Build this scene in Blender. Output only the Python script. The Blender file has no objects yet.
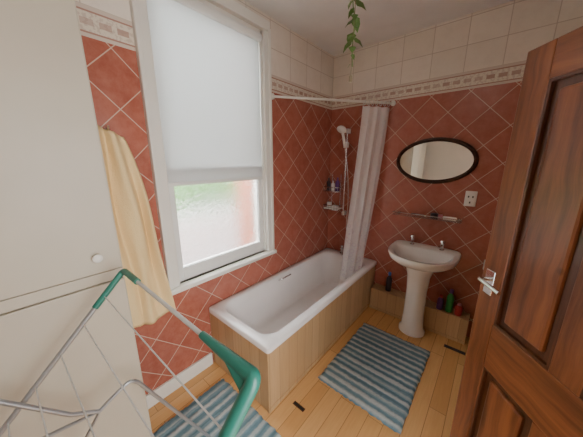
import bpy, bmesh, math, random
from mathutils import Vector, Matrix
random.seed(4)
S=bpy.context.scene
COL=S.collection
H_C=2.79; RX=2.12; FY=-3.6

# ---------------- materials ----------------
def newmat(name):
    m=bpy.data.materials.new(name); m.use_nodes=True
    nt=m.node_tree; b=nt.nodes['Principled BSDF']
    return m,nt,b
def pm(name,col,rough=.5,metal=0,**kw):
    m,nt,b=newmat(name)
    b.inputs['Base Color'].default_value=(*col,1); b.inputs['Roughness'].default_value=rough
    b.inputs['Metallic'].default_value=metal
    for k,v in kw.items(): b.inputs[k].default_value=v
    tc=nt.nodes.new('ShaderNodeTexCoord'); n=nt.nodes.new('ShaderNodeTexNoise'); n.inputs['Scale'].default_value=6
    nt.links.new(tc.outputs['Object'],n.inputs['Vector'])
    mx=nt.nodes.new('ShaderNodeMix'); mx.data_type='RGBA'
    mx.inputs[6].default_value=(*[c*.93 for c in col],1); mx.inputs[7].default_value=(*[min(1,c*1.05) for c in col],1)
    nt.links.new(n.outputs['Fac'],mx.inputs[0]); nt.links.new(mx.outputs[2],b.inputs['Base Color'])
    return m
class NB:
    def __init__(s,nt): s.nt=nt
    def node(s,t,**kw):
        n=s.nt.nodes.new(t)
        for k,v in kw.items(): setattr(n,k,v)
        return n
    def put(s,sock,v):
        if hasattr(v,'is_output') : s.nt.links.new(v,sock)
        else: sock.default_value=v
    def math(s,op,a,b=0.0,c=0.0):
        n=s.node('ShaderNodeMath',operation=op); s.put(n.inputs[0],a); s.put(n.inputs[1],b); s.put(n.inputs[2],c); return n.outputs[0]
    def clampr(s,v,lo,gain):
        return s.math('MAXIMUM',s.math('MINIMUM',s.math('MULTIPLY',s.math('SUBTRACT',v,lo),gain),1.0),0.0)
    def mix(s,f,a,b):
        n=s.node('ShaderNodeMix',data_type='RGBA'); s.put(n.inputs[0],f)
        s.put(n.inputs[6],a if hasattr(a,'is_output') else (*a,1)); s.put(n.inputs[7],b if hasattr(b,'is_output') else (*b,1)); return n.outputs[2]
    def noise(s,vec,scale,detail=2,rough=.5):
        n=s.node('ShaderNodeTexNoise'); s.put(n.inputs['Vector'],vec); n.inputs['Scale'].default_value=scale
        n.inputs['Detail'].default_value=detail; n.inputs['Roughness'].default_value=rough; return n.outputs['Fac']
    def xyz(s):
        tc=s.node('ShaderNodeTexCoord'); sp=s.node('ShaderNodeSeparateXYZ'); s.nt.links.new(tc.outputs['Object'],sp.inputs[0])
        return tc.outputs['Object'],sp.outputs[0],sp.outputs[1],sp.outputs[2]
    def comb(s,x,y,z=0.0):
        n=s.node('ShaderNodeCombineXYZ'); s.put(n.inputs[0],x); s.put(n.inputs[1],y); s.put(n.inputs[2],z); return n.outputs[0]
    def brick(s,vec,w,h,mortar,c1,c2,cm,offset=0.0,smooth=.1):
        n=s.node('ShaderNodeTexBrick'); n.offset=offset; n.squash=1
        s.put(n.inputs['Vector'],vec); n.inputs['Scale'].default_value=1
        n.inputs['Brick Width'].default_value=w; n.inputs['Row Height'].default_value=h
        n.inputs['Mortar Size'].default_value=mortar; n.inputs['Mortar Smooth'].default_value=smooth
        n.inputs['Color1'].default_value=(*c1,1); n.inputs['Color2'].default_value=(*c2,1); n.inputs['Mortar'].default_value=(*cm,1)
        return n.outputs['Color'],n.outputs['Fac']
    def bump(s,h,b,strength=.3,dist=.01):
        n=s.node('ShaderNodeBump'); n.inputs['Strength'].default_value=strength; n.inputs['Distance'].default_value=dist
        s.put(n.inputs['Height'],h); s.nt.links.new(n.outputs[0],b.inputs['Normal'])

ZB=2.235; ZT=2.37
def tile_mat(name,axis):
    m,nt,b=newmat(name); q=NB(nt); o,x,y,z=q.xyz()
    u=x if axis=='x' else y
    r=1/math.sqrt(2)
    uu=q.math('ADD',q.math('MULTIPLY',q.math('ADD',u,z),r),10.0)
    vv=q.math('ADD',q.math('MULTIPLY',q.math('SUBTRACT',z,u),r),10.03)
    c,f=q.brick(q.comb(uu,vv),.205,.205,.0026,(.40,.118,.076),(.34,.095,.062),(.62,.44,.34))
    n1=q.clampr(q.noise(o,13,6,.7),.36,3.0)
    c=q.mix(q.math('MULTIPLY',q.math('SUBTRACT',1.0,f),q.math('MULTIPLY',n1,.5)),c,(.54,.215,.15))
    cw,fw=q.brick(q.comb(q.math('ADD',u,10.0),q.math('SUBTRACT',z,ZT-10*.2)),.25,.2,.003,(.84,.76,.67),(.79,.71,.61),(.58,.49,.41))
    n2=q.clampr(q.noise(o,8,7,.75),.45,4.0)
    cw=q.mix(q.math('MULTIPLY',n2,.28),cw,(.60,.50,.42))
    t=q.math('DIVIDE',q.math('SUBTRACT',z,ZB),ZT-ZB)
    cb,fb=q.brick(q.comb(q.math('ADD',u,10.0),q.math('ADD',q.math('MULTIPLY',q.math('SUBTRACT',t,.28),.1),0.044*10)),.075,.044,.012,(.45,.29,.23),(.60,.47,.39),(.74,.66,.55))
    n3=q.noise(o,60,3)
    cb=q.mix(q.math('MULTIPLY',q.math('GREATER_THAN',n3,.53),.35),cb,(.40,.27,.22))
    edge=q.math('GREATER_THAN',q.math('ABSOLUTE',q.math('SUBTRACT',t,.5)),.36)
    cb=q.mix(edge,cb,(.66,.55,.46))
    line=q.math('LESS_THAN',q.math('ABSOLUTE',q.math('SUBTRACT',q.math('ABSOLUTE',q.math('SUBTRACT',t,.5)),.34)),.03)
    cb=q.mix(line,cb,(.42,.24,.19))
    col=q.mix(q.math('GREATER_THAN',z,ZB),c,cb); col=q.mix(q.math('GREATER_THAN',z,ZT),col,cw)
    nt.links.new(col,b.inputs['Base Color']); b.inputs['Roughness'].default_value=.24
    q.bump(q.math('SUBTRACT',1.0,f),b,.25,.003)
    return m
M={}
M['tileL']=tile_mat('tile_left','y'); M['tileB']=tile_mat('tile_back','x')
def floor_mat():
    m,nt,b=newmat('laminate_floor'); q=NB(nt); o,x,y,z=q.xyz()
    c,f=q.brick(q.comb(q.math('ADD',y,10.0),q.math('ADD',x,10.02)),.9,.10,.0016,(.66,.36,.135),(.76,.45,.19),(.30,.15,.06),.37)
    g=q.clampr(q.noise(q.comb(q.math('MULTIPLY',x,34.0),q.math('MULTIPLY',y,2.0)),2,6,.65),.38,3.2)
    c=q.mix(q.math('MULTIPLY',g,.30),c,(.50,.25,.09))
    nt.links.new(c,b.inputs['Base Color']); b.inputs['Roughness'].default_value=.22
    return m
M['floor']=floor_mat()
def panel_mat():
    m,nt,b=newmat('beech_panel'); q=NB(nt); o,x,y,z=q.xyz()
    s=q.math('ADD',q.math('ADD',x,y),10.0)
    c,f=q.brick(q.comb(s,q.math('ADD',z,5.0)),.095,9.0,.0016,(.50,.325,.165),(.64,.44,.24),(.30,.18,.09))
    g=q.clampr(q.noise(q.comb(q.math('MULTIPLY',s,28.0),q.math('MULTIPLY',z,1.6)),2,6,.7),.35,3.0)
    c=q.mix(q.math('MULTIPLY',g,.45),c,(.42,.25,.115))
    nt.links.new(c,b.inputs['Base Color']); b.inputs['Roughness'].default_value=.4
    return m
M['panel']=panel_mat()
def wood_mat(name,ax,c1,c2,rough=.32):
    m,nt,b=newmat(name); q=NB(nt); o,x,y,z=q.xyz()
    wv=q.math('MULTIPLY',q.noise(o,3,2),.10)
    if ax=='z': v=q.comb(q.math('MULTIPLY',q.math('ADD',x,wv),18.0),q.math('MULTIPLY',y,16.0),q.math('MULTIPLY',z,1.1))
    else: v=q.comb(q.math('MULTIPLY',x,1.1),q.math('MULTIPLY',y,16.0),q.math('MULTIPLY',q.math('ADD',z,wv),18.0))
    g=q.clampr(q.noise(v,1.5,7,.65),.33,3.0)
    c=q.mix(g,c1,c2)
    vo=q.node('ShaderNodeTexVoronoi'); vo.inputs['Scale'].default_value=4.5; nt.links.new(o,vo.inputs['Vector'])
    kn=q.math('MINIMUM',q.math('MAXIMUM',q.math('MULTIPLY',q.math('SUBTRACT',.10,vo.outputs['Distance']),20.0),0.0),.8)
    c=q.mix(kn,c,tuple(a*.3 for a in c1))
    nt.links.new(c,b.inputs['Base Color']); b.inputs['Roughness'].default_value=rough
    return m
M['doorz']=wood_mat('pine_z','z',(.11,.033,.011),(.32,.112,.038)); M['doorx']=wood_mat('pine_x','x',(.11,.033,.011),(.32,.112,.038))
M['doord']=wood_mat('pine_dark','z',(.05,.015,.006),(.13,.042,.014))
M['mahog']=wood_mat('mahogany','x',(.025,.010,.006),(.07,.028,.014),.25)
M['white']=pm('white_gloss_paint',(.80,.77,.70),.35)
M['upvc']=pm('sash_white',(.82,.81,.77),.3)
M['ceil']=pm('ceiling_paint',(.84,.83,.81),.9)
M['cream']=pm('cream_paint',(.54,.485,.39),.45)
M['plain']=pm('plain_wall',(.70,.64,.55),.8)
M['ceramic']=pm('ceramic',(.86,.83,.79),.12)
M['tub']=pm('acrylic_tub',(.88,.84,.82),.15)
M['chrome']=pm('chrome',(.75,.75,.76),.12,1)
M['steel']=pm('grey_tube',(.38,.39,.40),.35,.6)
M['wire']=pm('coated_wire',(.60,.60,.58),.4)
M['green']=pm('green_plastic',(.025,.18,.135),.35)
M['mirror']=pm('mirror_glass',(.88,.88,.86),.02,1)
M['black']=pm('black_plastic',(.02,.02,.02),.4)
M['leaf']=pm('leaf',(.12,.23,.05),.5)
M['cord']=pm('cord',(.35,.30,.2),.8)
def fabric(name,c1,c2,scale=120,tr=0.0,bump=.4):
    m,nt,b=newmat(name); q=NB(nt); o,x,y,z=q.xyz()
    n=q.noise(o,scale,3,.6); n2=q.noise(o,6,2)
    c=q.mix(q.math('MULTIPLY',q.math('ADD',n,n2),.5),c1,c2)
    nt.links.new(c,b.inputs['Base Color']); b.inputs['Roughness'].default_value=.9
    q.bump(n,b,bump,.01)
    if tr>0:
        t=q.node('ShaderNodeBsdfTranslucent'); nt.links.new(c,t.inputs[0])
        mx=q.node('ShaderNodeMixShader'); mx.inputs[0].default_value=tr
        nt.links.new(b.outputs[0],mx.inputs[1]); nt.links.new(t.outputs[0],mx.inputs[2])
        nt.links.new(mx.outputs[0],nt.nodes['Material Output'].inputs[0])
    return m
M['towel']=fabric('towel_cloth',(.80,.57,.27),(.92,.72,.40),140,0,.5)
M['blind']=fabric('roller_blind_cloth',(.77,.785,.785),(.81,.815,.81),200,.40,.05)
def curtain_mat():
    m=fabric('curtain_cloth',(.88,.84,.83),(.92,.88,.87),60,.35,.03); nt=m.node_tree; q=NB(nt); o,x,y,z=q.xyz()
    v=q.node('ShaderNodeTexVoronoi'); v.inputs['Scale'].default_value=16; nt.links.new(o,v.inputs['Vector'])
    ring=q.math('LESS_THAN',q.math('ABSOLUTE',q.math('SUBTRACT',v.outputs['Distance'],.34)),.05)
    low=q.math('LESS_THAN',z,1.0)
    c=q.mix(q.math('MULTIPLY',q.math('MULTIPLY',ring,low),.30),(.93,.90,.89),(.62,.50,.66))
    for n in nt.nodes:
        if n.type in('BSDF_PRINCIPLED',): nt.links.new(c,n.inputs['Base Color'])
        if n.type=='BSDF_TRANSLUCENT': nt.links.new(c,n.inputs[0])
    return m
M['curtain']=curtain_mat()
def mat_mat(name,axis):
    m,nt,b=newmat(name); q=NB(nt); o,x,y,z=q.xyz()
    u=y if axis=='y' else x; w=x if axis=='y' else y
    wob=q.math('MULTIPLY',q.noise(o,25,3),.014)
    uu=q.math('ADD',u,wob)
    big=q.noise(q.comb(q.math('MULTIPLY',uu,28.0),q.math('MULTIPLY',w,.6)),1.0,2,.7)
    s=q.math('SINE',q.math('MULTIPLY',uu,2*math.pi/.062))
    k=q.math('ADD',q.math('MULTIPLY',s,.26),big)
    f=q.node('ShaderNodeValToRGB'); cr=f.color_ramp
    cr.elements[0].position=.22; cr.elements[0].color=(.10,.20,.25,1)
    cr.elements[1].position=.78; cr.elements[1].color=(.64,.67,.64,1)
    e=cr.elements.new(.42); e.color=(.18,.31,.36,1); e=cr.elements.new(.6); e.color=(.40,.48,.49,1)
    nt.links.new(k,f.inputs[0])
    fine=q.noise(o,160,2)
    c=q.mix(q.math('MULTIPLY',fine,.4),f.outputs[0],(.18,.26,.30))
    nt.links.new(c,b.inputs['Base Color']); b.inputs['Roughness'].default_value=.95
    q.bump(q.math('ADD',fine,k),b,.6,.02)
    return m
M['matA']=mat_mat('chenille_y','y'); M['matB']=mat_mat('chenille_x','x')
def glass_mat():
    m,nt,b=newmat('frosted_glass'); q=NB(nt); o,x,y,z=q.xyz()
    b.inputs['Transmission Weight'].default_value=1; b.inputs['Roughness'].default_value=.30; b.inputs['IOR'].default_value=1.3
    b.inputs['Base Color'].default_value=(.97,.99,.98,1)
    q.bump(q.noise(o,32,3),b,.9,.02)
    return m
M['frost']=glass_mat()
M['glass']=pm('clear_glass',(.85,.92,.9),.05,0,**{'Transmission Weight':.9,'Alpha':.6})
m,nt,b=newmat('brick_outside'); q=NB(nt); o,x,y,z=q.xyz()
c,f=q.brick(q.comb(q.math('ADD',x,q.math('ADD',y,10.0)),q.math('ADD',z,5.)),.22,.075,.01,(.50,.09,.03),(.40,.07,.03),(.42,.30,.22),.5)
nt.links.new(c,b.inputs['Base Color']); b.inputs['Roughness'].default_value=.9; M['brick']=m
M['garden']=pm('render_white',(.74,.77,.77),.9)
M['hedge']=fabric('hedge_leaves',(.02,.11,.015),(.12,.30,.05),30,0,1)
m,nt,b=newmat('fill_glow'); b.inputs['Emission Color'].default_value=(1,.93,.84,1); b.inputs['Emission Strength'].default_value=8; M['glow']=m  # emission for the added, unseen fill fitting
def cm(n,c,r=.35): M[n]=pm(n,c,r)
cm('green_b',(.03,.25,.06)); cm('purple_b',(.13,.04,.2)); cm('red_b',(.5,.04,.04)); cm('blue_b',(.05,.15,.5)); cm('dark_b',(.03,.02,.03)); cm('pinkb',(.6,.25,.3))

# ---------------- geometry helpers ----------------
def parent(o,p):
    if p: o.parent=p
    return o
def empty(name,loc=(0,0,0),rotz=0):
    e=bpy.data.objects.new(name,None); COL.objects.link(e); e.location=loc; e.rotation_euler=(0,0,rotz); e.empty_display_size=.1; return e
def fromdata(name,v,f,mat,smooth=False,p=None):
    me=bpy.data.meshes.new(name); me.from_pydata([tuple(a) for a in v],[],f); me.update()
    bm=bmesh.new(); bm.from_mesh(me); bmesh.ops.recalc_face_normals(bm,faces=bm.faces); bm.to_mesh(me); bm.free()
    me.materials.append(M[mat])
    if smooth:
        for pl in me.polygons: pl.use_smooth=True
    o=bpy.data.objects.new(name,me); COL.objects.link(o); return parent(o,p)
def box(name,lo,hi,mat,bev=0,p=None,seg=2):
    x0,y0,z0=lo;x1,y1,z1=hi
    v=[(x,y,z) for x in(x0,x1) for y in(y0,y1) for z in(z0,z1)]
    f=[(0,1,3,2),(4,6,7,5),(0,4,5,1),(2,3,7,6),(0,2,6,4),(1,5,7,3)]
    o=fromdata(name,v,f,mat,False,p)
    if bev:
        b=o.modifiers.new('b','BEVEL'); b.width=bev; b.segments=seg; b.limit_method='ANGLE'
    return o
def boxes(name,lst,mat,p=None):
    v=[];f=[]
    for lo,hi in lst:
        k=len(v); x0,y0,z0=lo;x1,y1,z1=hi
        v+=[(x,y,z) for x in(x0,x1) for y in(y0,y1) for z in(z0,z1)]
        f+=[tuple(k+i for i in a) for a in [(0,1,3,2),(4,6,7,5),(0,4,5,1),(2,3,7,6),(0,2,6,4),(1,5,7,3)]]
    return fromdata(name,v,f,mat,False,p)
def loft(name,rings,mat,cap0=True,cap1=True,p=None,smooth=True,closed=True):
    n=len(rings[0]); v=[a for r in rings for a in r]; f=[]
    for i in range(len(rings)-1):
        for j in range(n if closed else n-1):
            k=(j+1)%n; f.append((i*n+j,i*n+k,(i+1)*n+k,(i+1)*n+j))
    if cap0: f.append(tuple(range(n)))
    if cap1: f.append(tuple((len(rings)-1)*n+i for i in range(n)))
    o=fromdata(name,v,f,mat,smooth,p)
    if smooth:
        e=o.modifiers.new('e','EDGE_SPLIT'); e.split_angle=math.radians(50)
    return o
def lathe(name,c,prof,mat,p=None,n=24,axis='z'):
    rings=[]
    for r,h in prof:
        ring=[]
        for i in range(n):
            a=2*math.pi*i/n; dx=r*math.cos(a); dy=r*math.sin(a)
            if axis=='z': ring.append((c[0]+dx,c[1]+dy,c[2]+h))
            elif axis=='y': ring.append((c[0]+dx,c[1]+h,c[2]+dy))
            else: ring.append((c[0]+h,c[1]+dx,c[2]+dy))
        rings.append(ring)
    return loft(name,rings,mat,True,True,p)
def tube(name,pts,r,mat,p=None,smooth=False,res=8,radii=None):
    cu=bpy.data.curves.new(name,'CURVE'); cu.dimensions='3D'; cu.bevel_depth=r; cu.bevel_resolution=3; cu.use_fill_caps=True
    sp=cu.splines.new('NURBS' if smooth else 'POLY'); sp.points.add(len(pts)-1)
    for i,a in enumerate(pts):
        sp.points[i].co=(*a,1)
        if radii: sp.points[i].radius=radii[i]
    if smooth: sp.use_endpoint_u=True; sp.order_u=3; sp.resolution_u=res
    o=bpy.data.objects.new(name+'_c',cu); COL.objects.link(o)
    dg=bpy.context.evaluated_depsgraph_get(); me=bpy.data.meshes.new_from_object(o.evaluated_get(dg))
    me.name=name; me.materials.clear(); me.materials.append(M[mat])
    for pl in me.polygons: pl.use_smooth=True
    bpy.data.objects.remove(o)
    o2=bpy.data.objects.new(name,me); COL.objects.link(o2); return parent(o2,p)
def rrect(x0,x1,y0,y1,r,z,n=8):
    pts=[]
    for cx,cy,a0 in((x1-r,y1-r,0),(x0+r,y1-r,90),(x0+r,y0+r,180),(x1-r,y0+r,270)):
        for i in range(n+1):
            a=math.radians(a0+90*i/n); pts.append((cx+r*math.cos(a),cy+r*math.sin(a),z))
    return pts

# ---------------- room shell ----------------
T=.15
WY0,WY1,WZ0,WZ1=-1.98,-1.09,.81,2.66
boxes('wall_left',[((-T,FY,0),(0,WY0,H_C)),((-T,WY1,0),(0,T,H_C)),((-T,WY0,0),(0,WY1,WZ0)),((-T,WY0,WZ1),(0,WY1,H_C))],'tileL')
boxes('wall_back',[((0,0,0),(RX,T,H_C))],'tileB')
DY0,DY1=-2.74,-1.93
boxes('wall_right',[((RX,FY,0),(RX+T,DY0,H_C)),((RX,DY1,0),(RX+T,T,H_C)),((RX,DY0,2.12),(RX+T,DY1,H_C))],'tileL')
boxes('wall_front',[((0,FY-T,0),(RX,FY,H_C))],'plain')
box('floor',(-T,FY-T,-.1),(RX+1.4,T,0),'floor')
box('ceiling',(-T,FY-T,H_C),(RX+T,T,H_C+.1),'ceil')
box('baseboard_left',(0,-2.33,0),(.018,-1.77,.11),'white',.004)
box('baseboard_right',(RX-.018,-1.85,0),(RX,-.0,.11),'white',.004)
boxes('trim_1',[((RX-.02,DY1,0),(RX,DY1+.07,2.19)),((RX-.02,DY0-.07,0),(RX,DY0,2.19)),((RX-.02,DY0,2.12),(RX,DY1,2.19))],'white')
for (x,y,lx,ly) in ((1.54,-.275,.075,.014),(.79,-1.585,.040,.008)):  # thin dark strips laid on the floor, taken for gaps
    e=empty('floor_strip'); box('strip_dark',(x-lx,y-ly,0),(x+lx,y+ly,.004),'black',.001,e)
    box('strip_border',(x-lx-.006,y-ly-.006,0),(x+lx+.006,y+ly+.006,.002),'doord',0,e)

# ---------------- window ----------------
w=empty('window_1')
def wb(n,lo,hi,mat='white',bev=.004): return box(n,lo,hi,mat,bev,w)
wb('casing_left',(0,WY0-.06,.81),(.028,WY0+.015,2.66)); wb('casing_right',(0,WY1-.015,.81),(.028,WY1+.055,2.66))
wb('casing_left_bead',(.026,WY0-.06,.81),(.04,WY0-.035,2.68)); wb('casing_right_bead',(.026,WY1+.03,.81),(.04,WY1+.055,2.68))
wb('casing_top',(0,WY0-.06,2.66),(.034,WY1+.055,2.73))
wb('sill',(-.10,WY0-.075,.775),(.06,WY1+.07,.81),'white',.01)
wb('jamb_left',(-T,WY0,.81),(0,WY0+.03,2.66)); wb('jamb_right',(-T,WY1-.03,.81),(0,WY1,2.66)); wb('head',(-T,WY0,2.63),(0,WY1,2.66))
a,bb=WY0+.03,WY1-.03
def sash(pre,x0,x1,z0,z1,bot,top):
    wb(pre+'_stile_l',(x0,a,z0),(x1,a+.045,z1),'upvc'); wb(pre+'_stile_r',(x0,bb-.045,z0),(x1,bb,z1),'upvc')
    wb(pre+'_bottom_rail',(x0,a+.045,z0),(x1,bb-.045,z0+bot),'upvc'); wb(pre+'_top_rail',(x0,a+.045,z1-top),(x1,bb-.045,z1),'upvc')
    xm=(x0+x1)/2; box(pre+'_pane',(xm-.003,a+.045,z0+bot),(xm+.003,bb-.045,z1-top),'frost',0,w)
sash('lower_sash',-.065,-.025,.81,1.62,.10,.04)
sash('upper_sash',-.11,-.07,1.58,2.63,.04,.05)
bl=empty('roller_blind')
box('blind_sheet',(-.0145,-1.945,1.52),(-.0125,-1.125,2.60),'blind',0,bl)
box('bottom_bar',(-.020,-1.95,1.495),(-.006,-1.12,1.52),'upvc',.003,bl)
lathe('roller',(-.0,-1.95,2.60),[(.028,0),(.028,.83)],'upvc',bl,20,'y')
tube('pull_chain',[(.012,-1.135,2.6),(.012,-1.135,1.75)],.002,'wire',bl)

# ---------------- exterior ----------------
box('garden_wall',(-1.5,-3.2,-.1),(-1.35,2.5,.96),'garden')
bm=bmesh.new()
for i in range(34):
    c=Vector((-1.85+random.uniform(-.08,.08),-2.2+i*.11,1.08+random.uniform(-.05,.5)))
    mt=Matrix.Translation(c)@Matrix.Scale(random.uniform(.17,.24),4)
    bmesh.ops.create_icosphere(bm,subdivisions=2,radius=1,matrix=mt)
for i in range(20):
    c=Vector((-1.85,-2.2+i*.19,.5)); bmesh.ops.create_icosphere(bm,subdivisions=2,radius=1,matrix=Matrix.Translation(c)@Matrix.Diagonal((.22,.25,.6,1)))
for v in bm.verts: v.co+=Vector((random.uniform(-1,1),random.uniform(-1,1),random.uniform(-1,1)))*.03
me=bpy.data.meshes.new('hedge'); bm.to_mesh(me); bm.free(); me.materials.append(M['hedge']); o=bpy.data.objects.new('hedge',me); COL.objects.link(o)
box('brick_pier',(-.40,-1.13,-.1),(-.152,-.9,2.9),'brick')

# ---------------- bath ----------------
bt=empty('bathtub')
X0,X1,Y0,Y1,Z=.004,.685,-1.765,-.004,.53
rings=[rrect(X0+.012,X1-.012,Y0+.012,Y1-.012,.02,Z-.045),rrect(X0,X1,Y0,Y1,.025,Z-.04),rrect(X0,X1,Y0,Y1,.025,Z-.008),rrect(X0+.008,X1-.008,Y0+.008,Y1-.008,.025,Z),
 rrect(X0+.055,X1-.06,Y0+.06,Y1-.09,.12,Z),rrect(X0+.066,X1-.071,Y0+.072,Y1-.1,.12,Z-.012),rrect(X0+.085,X1-.09,Y0+.12,Y1-.115,.13,Z-.12),
 rrect(X0+.11,X1-.115,Y0+.22,Y1-.14,.13,Z-.28),rrect(X0+.14,X1-.145,Y0+.30,Y1-.17,.12,Z-.345),rrect(X0+.2,X1-.2,Y0+.4,Y1-.24,.08,Z-.36)]
loft('tub_shell',rings,'tub',False,True,bt)
box('side_panel',(.64,-1.74,.012),(.668,-.005,.495),'panel',0,bt)
box('end_panel',(.006,-1.755,.012),(.668,-1.74,.495),'panel',0,bt)
box('plinth',(.655,-1.755,0),(.674,-.15,.035),'panel',.003,bt)
tube('grab_handle',[(.07,-1.02,.48),(.095,-1.02,.495),(.095,-.86,.495),(.07,-.86,.48)],.007,'chrome',bt)
lathe('overflow',(.345,-.13,.41),[(.03,0),(.03,.008),(.012,.012)],'chrome',bt,20,'y')
mx=empty('bath_mixer_tap')
for k,xx in enumerate((.25,.41)):
    lathe(f'pillar_{k}',(xx,-.055,.53),[(.024,0),(.024,.006),(.014,.01),(.014,.05),(.02,.055),(.02,.075),(.012,.085)],'chrome',mx)
    lathe(f'handle_{k}',(xx,-.055,.615),[(.016,0),(.026,.004),(.024,.02),(.01,.026)],'chrome',mx)
tube('body',[(.25,-.055,.585),(.41,-.055,.585)],.014,'chrome',mx)
tube('spout',[(.33,-.055,.59),(.33,-.10,.60),(.33,-.17,.585),(.33,-.18,.56)],.012,'chrome',mx,True)
# shower
sh=empty('shower_set')
tube('riser_rail',[(.24,-.05,1.02),(.24,-.05,2.0)],.011,'chrome',sh)
for k,zz in enumerate((1.04,1.98)): box(f'bracket_{k}',(.225,-.06,zz-.025),(.26,0,zz+.025),'ceramic',.006,sh)
box('slider',(.225,-.085,1.80),(.265,-.035,1.86),'ceramic',.008,sh)
tube('head_handle',[(.24,-.09,1.80),(.24,-.12,1.90),(.24,-.17,1.98)],.016,'ceramic',sh,True)
hd=lathe('shower_head',(0,0,0),[(.018,.03),(.05,.012),(.055,0),(.045,-.006)],'ceramic',sh); hd.location=(.245,-.19,1.98); hd.rotation_euler=(math.radians(-40),0,0)
tube('hose',[(.245,-.09,1.79),(.29,-.08,1.55),(.31,-.07,1.2),(.29,-.06,.85),(.33,-.06,.74),(.335,-.06,.64)],.007,'chrome',sh,True)
# caddy
cd=empty('shower_caddy')
ca0,ca1=.015,.20
for k,zz in enumerate((1.30,1.08)):
    for h in (0,.05): tube(f'basket_rim_{k}_{int(h*100)}',[(ca0,-.01,zz+h),(ca0,-.14,zz+h),(ca1,-.14,zz+h),(ca1,-.01,zz+h)],.005,'chrome',cd)
    for j in range(6): xx=ca0+(ca1-ca0)/5*j; tube(f'basket_bar_{k}_{j}',[(xx,-.01,zz),(xx,-.14,zz),(xx,-.14,zz+.05)],.0028,'chrome',cd)
for k,xx in enumerate((.05,.165)): tube(f'back_wire_{k}',[(xx,-.008,1.08),(xx,-.008,1.50)],.004,'chrome',cd)
box('lower_tray',(ca0+.003,-.136,1.083),(ca1-.003,-.012,1.098),'ceramic',.003,cd)
for k,(xx,r,h,mt,cp) in enumerate(((.045,.024,.15,'dark_b','ceramic'),(.105,.024,.12,'ceramic','blue_b'),(.165,.024,.16,'purple_b','ceramic'))):
    lathe(f'bottle_{k}',(xx,-.085,1.304),[(r*.9,0),(r,.006),(r,h*.7),(r*.4,h*.8),(r*.4,h)],mt,cd)
lathe('pot',(.055,-.07,1.10),[(.03,0),(.03,.055),(.026,.06)],'ceramic',cd); box('soap',(.105,-.11,1.10),(.18,-.05,1.13),'ceramic',.008,cd)
# curtain rail + curtain
cr=empty('shower_curtain_rail')
A=Vector((0.0,-.995,2.2)); B=Vector((.70,0,2.21))
tube('rod',[A,B],.011,'white',cr)
dA=(B-A).normalized()
lathe('flange_a',(0,-.995,2.2),[(.025,0),(.025,.012),(.014,.02)],'white',cr,20,'x'); lathe('flange_b',(.70,0,2.21),[(.025,0),(.025,-.012),(.014,-.02)],'white',cr,20,'y')
cu=empty('shower_curtain')
nu,nv=140,30
v=[];f=[]
for j in range(nv+1):
    t=j/nv; z=2.17+(.36-2.17)*t
    top0=A+(B-A)*.72; top1=A+(B-A)*.975
    b0=Vector((.42,-.43,0)); b1=Vector((.575,-.18,0))
    t2=t**1.2
    p0=Vector((top0.x,top0.y,0)).lerp(b0,t2); p1=Vector((top1.x,top1.y,0)).lerp(b1,t2)
    d=(p1-p0).normalized(); nn=Vector((d.y,-d.x,0))
    amp=.015+.009*t
    for i in range(nu+1):
        s=i/nu; ph=2*math.pi*(4.2*s+.35*math.sin(4*s+1))+.5*math.sin(4*t)
        pp=p0.lerp(p1,s)+nn*(amp*math.sin(ph)+.004*math.sin(2.3*ph+1))
        v.append((pp.x,pp.y,z))
for j in range(nv):
    for i in range(nu): k=j*(nu+1)+i; f.append((k,k+1,k+nu+2,k+nu+1))
fromdata('curtain_sheet',v,f,'curtain',True,cu)
for i in range(7):
    pt=A+(B-A)*(.74+.22*i/6)
    ring=[(pt.x+dA.y*.019*math.cos(q_),pt.y-dA.x*.019*math.cos(q_),pt.z-.008+.022*math.sin(q_)) for q_ in [2*math.pi*k/14 for k in range(15)]]
    tube(f'ring_{i}',ring,.0025,'wire',cu)

# ---------------- boxing at back wall ----------------
bx=empty('pipe_boxing')
box('boxing_front',(.69,-.14,0),(1.60,-.125,.235),'panel',0,bx); box('boxing_top',(.69,-.145,.235),(1.60,-.002,.25),'panel',.003,bx)
box('boxing_skirt',(.69,-.15,0),(1.60,-.14,.03),'panel',.002,bx)
def bottle(name,x,y,z,r,h,mat,cap):
    e=empty(name); lathe('body',(x,y,z),[(r*.9,0),(r,.006),(r,h*.62),(r*.85,h*.72),(r*.4,h*.8),(r*.4,h*.84)],mat,e)
    lathe('cap',(x,y,z+h*.84),[(r*.5,0),(r*.5,h*.14),(r*.4,h*.16)],cap,e)
bottle('cleaner_bottle',1.435,-.09,.25,.03,.23,'green_b','purple_b')
bottle('shampoo_bottle',1.36,-.10,.25,.027,.15,'purple_b','red_b')
bottle('shampoo_bottle',1.51,-.10,.25,.03,.12,'red_b','pinkb')
bottle('bleach_bottle',.86,-.08,.25,.03,.22,'dark_b','blue_b')

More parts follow.
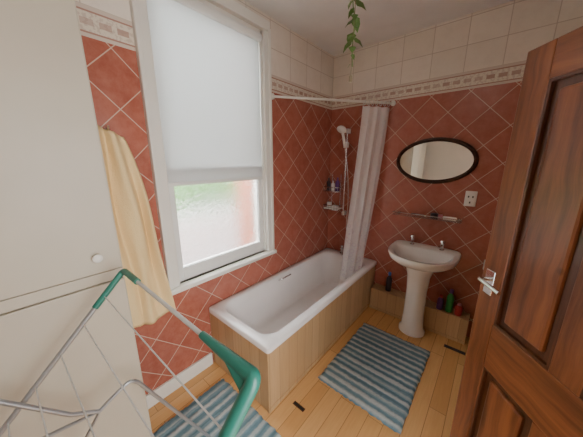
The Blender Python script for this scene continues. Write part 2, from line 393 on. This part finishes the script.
# ---------------- wash basin ----------------
sk=empty('pedestal_basin')
def sring(cx,cy,a,bf,bbk,z,ef=.9,eb=.35,n=48):
    pts=[]
    for i in range(n):
        t=2*math.pi*i/n; c,s=math.cos(t),math.sin(t)
        if s>=0: e=eb; yy=bbk*abs(s)**e; xx=a*math.copysign(abs(c)**eb,c)
        else: e=ef; yy=-bf*abs(s)**e; xx=a*math.copysign(abs(c)**.85,c)
        pts.append((cx+xx,cy+yy,z))
    return pts
cx,cy=1.17,-.20
R=[sring(cx,cy,.09,.11,.10,.685),sring(cx,cy,.15,.18,.14,.705),sring(cx,cy,.235,.28,.18,.745),sring(cx,cy,.278,.33,.197,.782),sring(cx,cy,.292,.345,.198,.825),
 sring(cx,cy,.286,.339,.197,.838),sring(cx,cy,.25,.30,.085,.834,.9,.6),sring(cx,cy,.236,.286,.072,.818,.9,.7),sring(cx,cy,.185,.22,.05,.755,.9,.8),sring(cx,cy,.10,.13,.03,.722,.9,.9),sring(cx,cy,.03,.045,.01,.717,1,1)]
loft('basin',R,'ceramic',True,True,sk)
P=[]
for r,z in((.118,0),(.118,.03),(.098,.06),(.09,.2),(.088,.45),(.098,.6),(.125,.70)):
    P.append([(cx+r*math.cos(a_),cy-.05+r*.9*math.sin(a_),z) for a_ in[2*math.pi*i/32 for i in range(32)]])
loft('pedestal',P,'ceramic',True,True,sk)
lathe('drain',(cx,cy-.05,.718),[(.022,0),(.02,.004)],'chrome',sk)
for k,s in enumerate((-1,1)):
    tx=cx+s*.13; e=sk
    lathe(f'tap_{k}',(tx,-.065,.834),[(.022,0),(.022,.006),(.013,.012),(.013,.05),(.017,.055),(.017,.07),(.008,.078)],'chrome',e)
    tube(f'tap_spout_{k}',[(tx,-.065,.876),(tx-s*.01,-.11,.891),(tx-s*.02,-.15,.876)],.010,'chrome',e,True)
    lathe(f'tap_head_{k}',(tx,-.065,.908),[(.01,0),(.026,.004),(.022,.022),(.01,.028)],'chrome',e)

mr=empty('oval_mirror')
def oval(a,b,y,n=64): return [(1.125+a*math.cos(2*math.pi*i/n),y,1.655+b*math.sin(2*math.pi*i/n)) for i in range(n)]
loft('mirror_frame',[oval(.325,.20,-.002),oval(.335,.21,-.01),oval(.33,.205,-.028),oval(.315,.19,-.034),oval(.302,.176,-.026),oval(.298,.172,-.014)],'mahog',True,False,mr)
loft('mirror_glass',[oval(.302,.175,-.012),oval(.302,.175,-.016)],'mirror',True,True,mr,False)
sf=empty('glass_shelf')
box('shelf_glass',(.84,-.13,1.125),(1.42,-.012,1.133),'glass',.002,sf)
tube('front_rail',[(.84,-.01,1.155),(.84,-.13,1.155),(1.42,-.13,1.155),(1.42,-.01,1.155)],.0035,'chrome',sf)
for k,xx in enumerate((.87,1.39)): lathe(f'mount_{k}',(xx,0,1.13),[(.018,0),(.018,-.02),(.01,-.03)],'chrome',sf,16,'y')
tube('razor',[(1.00,-.07,1.145),(1.12,-.08,1.145)],.008,'dark_b',sf); box('razor_head',(1.12,-.10,1.137),(1.14,-.06,1.155),'chrome',.003,sf)
lathe('jar',(1.20,-.07,1.133),[(.032,0),(.032,.04),(.02,.045)],'dark_b',sf); box('cream_tube',(1.27,-.09,1.133),(1.38,-.055,1.162),'ceramic',.01,sf)
lathe('small_pot',(1.245,-.05,1.133),[(.02,0),(.02,.035)],'pinkb',sf)
so=empty('shaver_socket'); box('plate',(1.405,-.014,1.265),(1.49,0,1.40),'ceramic',.005,so)
for k,(xx,zz) in enumerate(((1.432,1.35),(1.463,1.35),(1.447,1.30))): box(f'slot_{k}',(xx-.005,-.017,zz-.008),(xx+.005,-.013,zz+.008),'black',0,so)

# ---------------- toilet ----------------
to=empty('toilet'); tx=1.84
box('cistern',(tx-.21,-.20,.42),(tx+.21,-.012,.78),'ceramic',.03,to,4); box('cistern_lid',(tx-.22,-.21,.78),(tx+.22,-.01,.815),'ceramic',.012,to,3)
box('flush_lever',(tx-.17,-.225,.72),(tx-.09,-.20,.735),'chrome',.004,to)
def tr(a,f_,b_,z): return sring(tx-.02,-.42,a,f_,b_,z,1.0,.6,40)
loft('bowl',[tr(.11,.14,.22,0),tr(.105,.14,.22,.05),tr(.10,.12,.22,.15),tr(.14,.18,.22,.28),tr(.18,.25,.22,.36),tr(.185,.26,.22,.40),tr(.14,.21,.10,.402),tr(.11,.16,.06,.30),tr(.05,.06,.03,.22)],'ceramic',True,True,to)
loft('seat_lid',[tr(.19,.265,.19,.403),tr(.195,.27,.19,.415),tr(.19,.265,.19,.435),tr(.15,.22,.16,.44)],'ceramic',True,True,to)

# ---------------- bath mats ----------------
def rug(name,x0,x1,y0,y1,mat,axis):
    nx,ny=40,40; v=[];f=[]
    for j in range(ny+1):
        for i in range(nx+1):
            x=x0+(x1-x0)*i/nx; y=y0+(y1-y0)*j/ny; e=min(i,nx-i,j,ny-j)
            if i in(0,nx): x+=random.uniform(-.006,.006)
            if j in(0,ny): y+=random.uniform(-.006,.006)
            v.append((x,y,.004 if e==0 else .016+random.uniform(-.003,.003)))
    for j in range(ny):
        for i in range(nx): k=j*(nx+1)+i; f.append((k,k+1,k+nx+2,k+nx+1))
    return fromdata(name,v,f,mat,True)
rug('bath_mat',.765,1.38,-1.32,-.45,'matA','y')
rug('bath_mat',.20,.83,-2.33,-1.80,'matB','x')

# ---------------- cupboard ----------------
cb=empty('tall_cupboard')
cX=.35
box('carcass',(0.002,-3.3,0),(cX-.02,-2.34,H_C-.002),'cream',0,cb)
box('upper_door',(cX-.02,-2.86,1.185),(cX,-2.345,2.74),'cream',.004,cb)
box('lower_door',(cX-.02,-2.86,.08),(cX,-2.345,1.13),'cream',.004,cb)
box('upper_door_b',(cX-.02,-3.3,1.185),(cX,-2.87,2.74),'cream',.004,cb)
box('lower_door_b',(cX-.02,-3.3,.08),(cX,-2.87,1.13),'cream',.004,cb)
box('mid_rail',(cX-.02,-3.3,1.135),(cX-.008,-2.342,1.18),'cream',.002,cb)
lathe('knob',(cX,-2.43,1.26),[(.008,0),(.008,.012),(.017,.018),(.018,.026),(.010,.032)],'white',cb,20,'x')

# ---------------- towel ----------------
tw=empty('hanging_towel')
v=[];f=[];nu,nv=80,50
for j in range(nv+1):
    t=j/nv; z=1.84-(1.84-.70)*t
    yl=-2.325+.03*t; yr=-2.175+.13*t**.7
    for i in range(nu+1):
        s=i/nu; y=yl+(yr-yl)*s
        am=.5+.5*min(1,t*3)
        x=.065+am*(.026*math.sin(2*math.pi*(1.9*s+.25*t))+.014*math.sin(11*s+4*t+1)+.006*math.sin(23*s-3*t))
        zz=z-.06*s*(1-t)**2-.03*math.sin(3.1*s+.4)*t-.02*s*t
        v.append((x,y+.008*math.sin(8*t+6*s),zz))
for j in range(nv):
    for i in range(nu): k=j*(nu+1)+i; f.append((k,k+1,k+nu+2,k+nu+1))
o=fromdata('towel_cloth',v,f,'towel',True,tw)
md=o.modifiers.new('s','SOLIDIFY'); md.thickness=.016; md.offset=0
tube('towel_hook',[(0,-2.24,1.82),(.03,-2.24,1.82),(.07,-2.24,1.81),(.075,-2.24,1.83)],.005,'chrome',tw)

# ---------------- door ----------------
DW=.76; ang=math.atan2(-.788,.617)
dr=empty('door_1',(1.630,-1.31,0),ang)
t=.021; ZTp=2.04; st=.105
def db(n,x0,x1,z0,z1,mat,y0=-t,y1=t,bev=.004): return box(n,(x0,y0,z0),(x1,y1,z1),mat,bev,dr)
z1,z2,z3,z4=.22,.78,.99,ZTp-.12
db('stile_free',0,st,.01,ZTp,'doorz'); db('stile_hinge',DW-st,DW,.01,ZTp,'doorz')
db('rail_bottom',st,DW-st,.01,z1,'doorx'); db('rail_lock',st,DW-st,z2,z3,'doorx'); db('rail_top',st,DW-st,z4,ZTp,'doorx')
mc=DW/2
db('muntin_low',mc-.045,mc+.045,z1,z2,'doorz'); db('muntin_up',mc-.045,mc+.045,z3,z4,'doorz')
k=0
for xa,xb in((st,mc-.045),(mc+.045,DW-st)):
    for za,zb in((z1,z2),(z3,z4)):
        k+=1
        db(f'panel_{k}',xa,xb,za,zb,'doord',-.005,.005,0)
        db(f'panel_field_{k}',xa+.035,xb-.035,za+.035,zb-.035,'doorz',-.016,.016,.010)
        mo=[((xa,-.017,za),(xa+.010,.017,zb)),((xb-.010,-.017,za),(xb,.017,zb)),((xa,-.017,za),(xb,.017,za+.010)),((xa,-.017,zb-.010),(xb,.017,zb))]
        boxes(f'moulding_{k}',mo,'doord',dr)
for s,nm in((-1,'a'),(1,'b')):
    y0=s*t
    box('latch_plate_'+nm,(.025,min(y0,y0+s*.006),1.10),(.07,max(y0,y0+s*.006),1.21),'chrome',.003,dr)
    tube('lever_neck_'+nm,[(.048,y0,1.17),(.048,y0+s*.045,1.17)],.009,'chrome',dr)
    tube('lever_'+nm,[(.048,y0+s*.045,1.17),(.09,y0+s*.047,1.168),(.15,y0+s*.042,1.16)],.009,'chrome',dr,True)

# ---------------- clothes airer ----------------
ca=empty('clothes_airer')
Ax,Bx=.47,1.25
A0=(Ax,-2.37,1.215); B0=(Bx,-2.335,1.18)
A1=(Ax,-2.84,.72); B1=(Bx,-2.82,.70)
def L(p,q_,s): return tuple(p[i]+(q_[i]-p[i])*s for i in range(3))
tube('wing_side_far',[L(A0,A1,.1),A1],.009,'steel',ca)
tube('wing_side_near',[L(B0,B1,.25),B1],.009,'steel',ca)
tube('wing_top_bar',[L(A0,B0,.1),L(A0,B0,.85)],.0065,'wire',ca)
tube('wing_bottom_bar',[A1,B1],.009,'steel',ca)
tube('corner_far',[L(A0,A1,.24),L(A0,A1,.05),A0,L(A0,B0,.05),L(A0,B0,.18)],.012,'green',ca,True)
tube('corner_near_arm',[L(B0,A0,.27),L(B0,A0,.15),L(B0,A0,.03),B0,L(B0,B1,.08),L(B0,B1,.22),L(B0,B1,.42)],.016,'green',ca,True,8,[.65,.9,1.1,1.2,1.15,1.05,.8])
n_=(Vector(A0)-Vector(B0)).cross(Vector(B1)-Vector(B0)).normalized()*.010
g=[Vector(L(B0,A0,.17)),Vector(L(B0,A0,.0)),Vector(L(B0,B1,.25)),Vector(L(L(B0,A0,.045),L(B0,B1,.11),.5))]
o=loft('corner_near_gusset',[[tuple(p_-n_) for p_ in g],[tuple(p_+n_) for p_ in g]],'green',True,True,ca,False)
b_=o.modifiers.new('b','BEVEL'); b_.width=.004; b_.segments=2
for i in range(1,6):
    s=i/6; tube(f'wire_{i}',[L(A0,A1,s),L(B0,B1,s)],.0022,'wire',ca)
for k,xx in enumerate((.50,1.27)):
    tube(f'leg_front_{k}',[(xx,-2.54,.66),(xx,-2.47,.70),(xx,-2.41,.72),(xx,-2.36,.60),(xx+.01,-2.10,.032)],.008,'steel',ca,True)
    tube(f'leg_back_{k}',[(xx,-2.54,.66),(xx,-2.62,.72),(xx,-2.80,.97)],.008,'steel',ca)
    tube(f'leg_rear_{k}',[(xx,-2.84,.72),(xx,-2.54,.66),(xx,-3.0,.01)],.008,'steel',ca)
tube('leg_foot_bar',[(.51,-2.10,.03),(1.28,-2.10,.03)],.008,'steel',ca); tube('leg_rear_bar',[(.50,-3.0,.012),(1.27,-3.0,.012)],.008,'steel',ca)

# ---------------- hanging vine ----------------
vn=empty('hanging_vine')
px,py=.836,-1.17
tube('cord',[(px,py,H_C),(px+.005,py,2.5),(px,py,2.13)],.0025,'cord',vn)
lathe('cord_toggle',(px,py,2.12),[(.004,.04),(.010,.03),(.010,0)],'cord',vn,12)
v=[];f=[]
zs=[2.74,2.71,2.69,2.66,2.63,2.60,2.58,2.545,2.53,2.50,2.47,2.46,2.44,2.41,2.38,2.36,2.35,2.34,2.31,2.27,2.22]
for i,z in enumerate(zs):
    a_=i*2.4+random.uniform(-.4,.4); ln=random.uniform(.05,.085)*(1 if z>2.3 else .6); dp=random.uniform(-1.1,-.2)
    d=Vector((math.cos(a_),math.sin(a_),dp)).normalized(); s_=d.cross(Vector((0,0,1))).normalized(); n_=s_.cross(d)
    o0=Vector((px,py,z)); k=len(v)
    v+=[o0,o0+d*ln*.25+s_*ln*.34,o0+d*ln*.6+s_*ln*.26,o0+d*ln-n_*ln*.2,o0+d*ln*.6-s_*ln*.26,o0+d*ln*.25-s_*ln*.34,o0+d*ln*.45+n_*ln*.1]
    f+=[(k+j,k+(j+1)%6,k+6) for j in range(6)]
fromdata('leaves',v,f,'leaf',True,vn)
tube('stem',[(px,py,H_C),(px+.02,py+.01,2.68),(px-.02,py,2.55),(px+.015,py,2.42),(px-.005,py,2.3),(px+.008,py,2.2)],.003,'leaf',vn,True)

# ---------------- lights ----------------
cl=empty('added_fill_lamp'); lathe('fill_base',(1.2,-2.75,H_C-.03),[(.15,.03),(.15,0)],'white',cl); lathe('fill_shade',(1.2,-2.75,H_C-.03),[(.14,0),(.13,-.04),(.09,-.07),(.02,-.085)],'glow',cl)  # unseen fitting added out of view as interior fill
def area(name,loc,tgt,sx,sy,pw,col):
    l=bpy.data.lights.new(name,'AREA'); l.shape='RECTANGLE'; l.size=sx; l.size_y=sy; l.energy=pw; l.color=col
    o=bpy.data.objects.new(name,l); COL.objects.link(o); o.location=loc
    o.rotation_euler=(Vector(tgt)-Vector(loc)).to_track_quat('-Z','Y').to_euler(); return o
area('daylight',(-1.2,-1.5,3.0),(0,-1.5,1.5),2.2,1.6,950,(.95,.98,1))
area('doorway_fill',(3.2,-2.4,1.7),(1.2,-2.0,1.2),1.2,1.8,68,(1,.97,.92))  # fill light added beyond the doorway to brighten the room
W=bpy.data.worlds.new('World'); S.world=W; W.use_nodes=True
bg=W.node_tree.nodes['Background']; bg.inputs[0].default_value=(.88,.94,1,1); bg.inputs[1].default_value=3.4

# ---------------- camera ----------------
cam=bpy.data.cameras.new('camera'); co=bpy.data.objects.new('camera',cam); COL.objects.link(co)
co.location=(1.60,-2.62,1.66); th=math.radians(13.6); yw=math.radians(40.3)
co.rotation_euler=Vector((-math.sin(yw)*math.cos(th),math.cos(yw)*math.cos(th),-math.sin(th))).to_track_quat('-Z','Y').to_euler()
cam.sensor_width=36; cam.lens=36*240/583; cam.clip_start=.02
S.camera=co
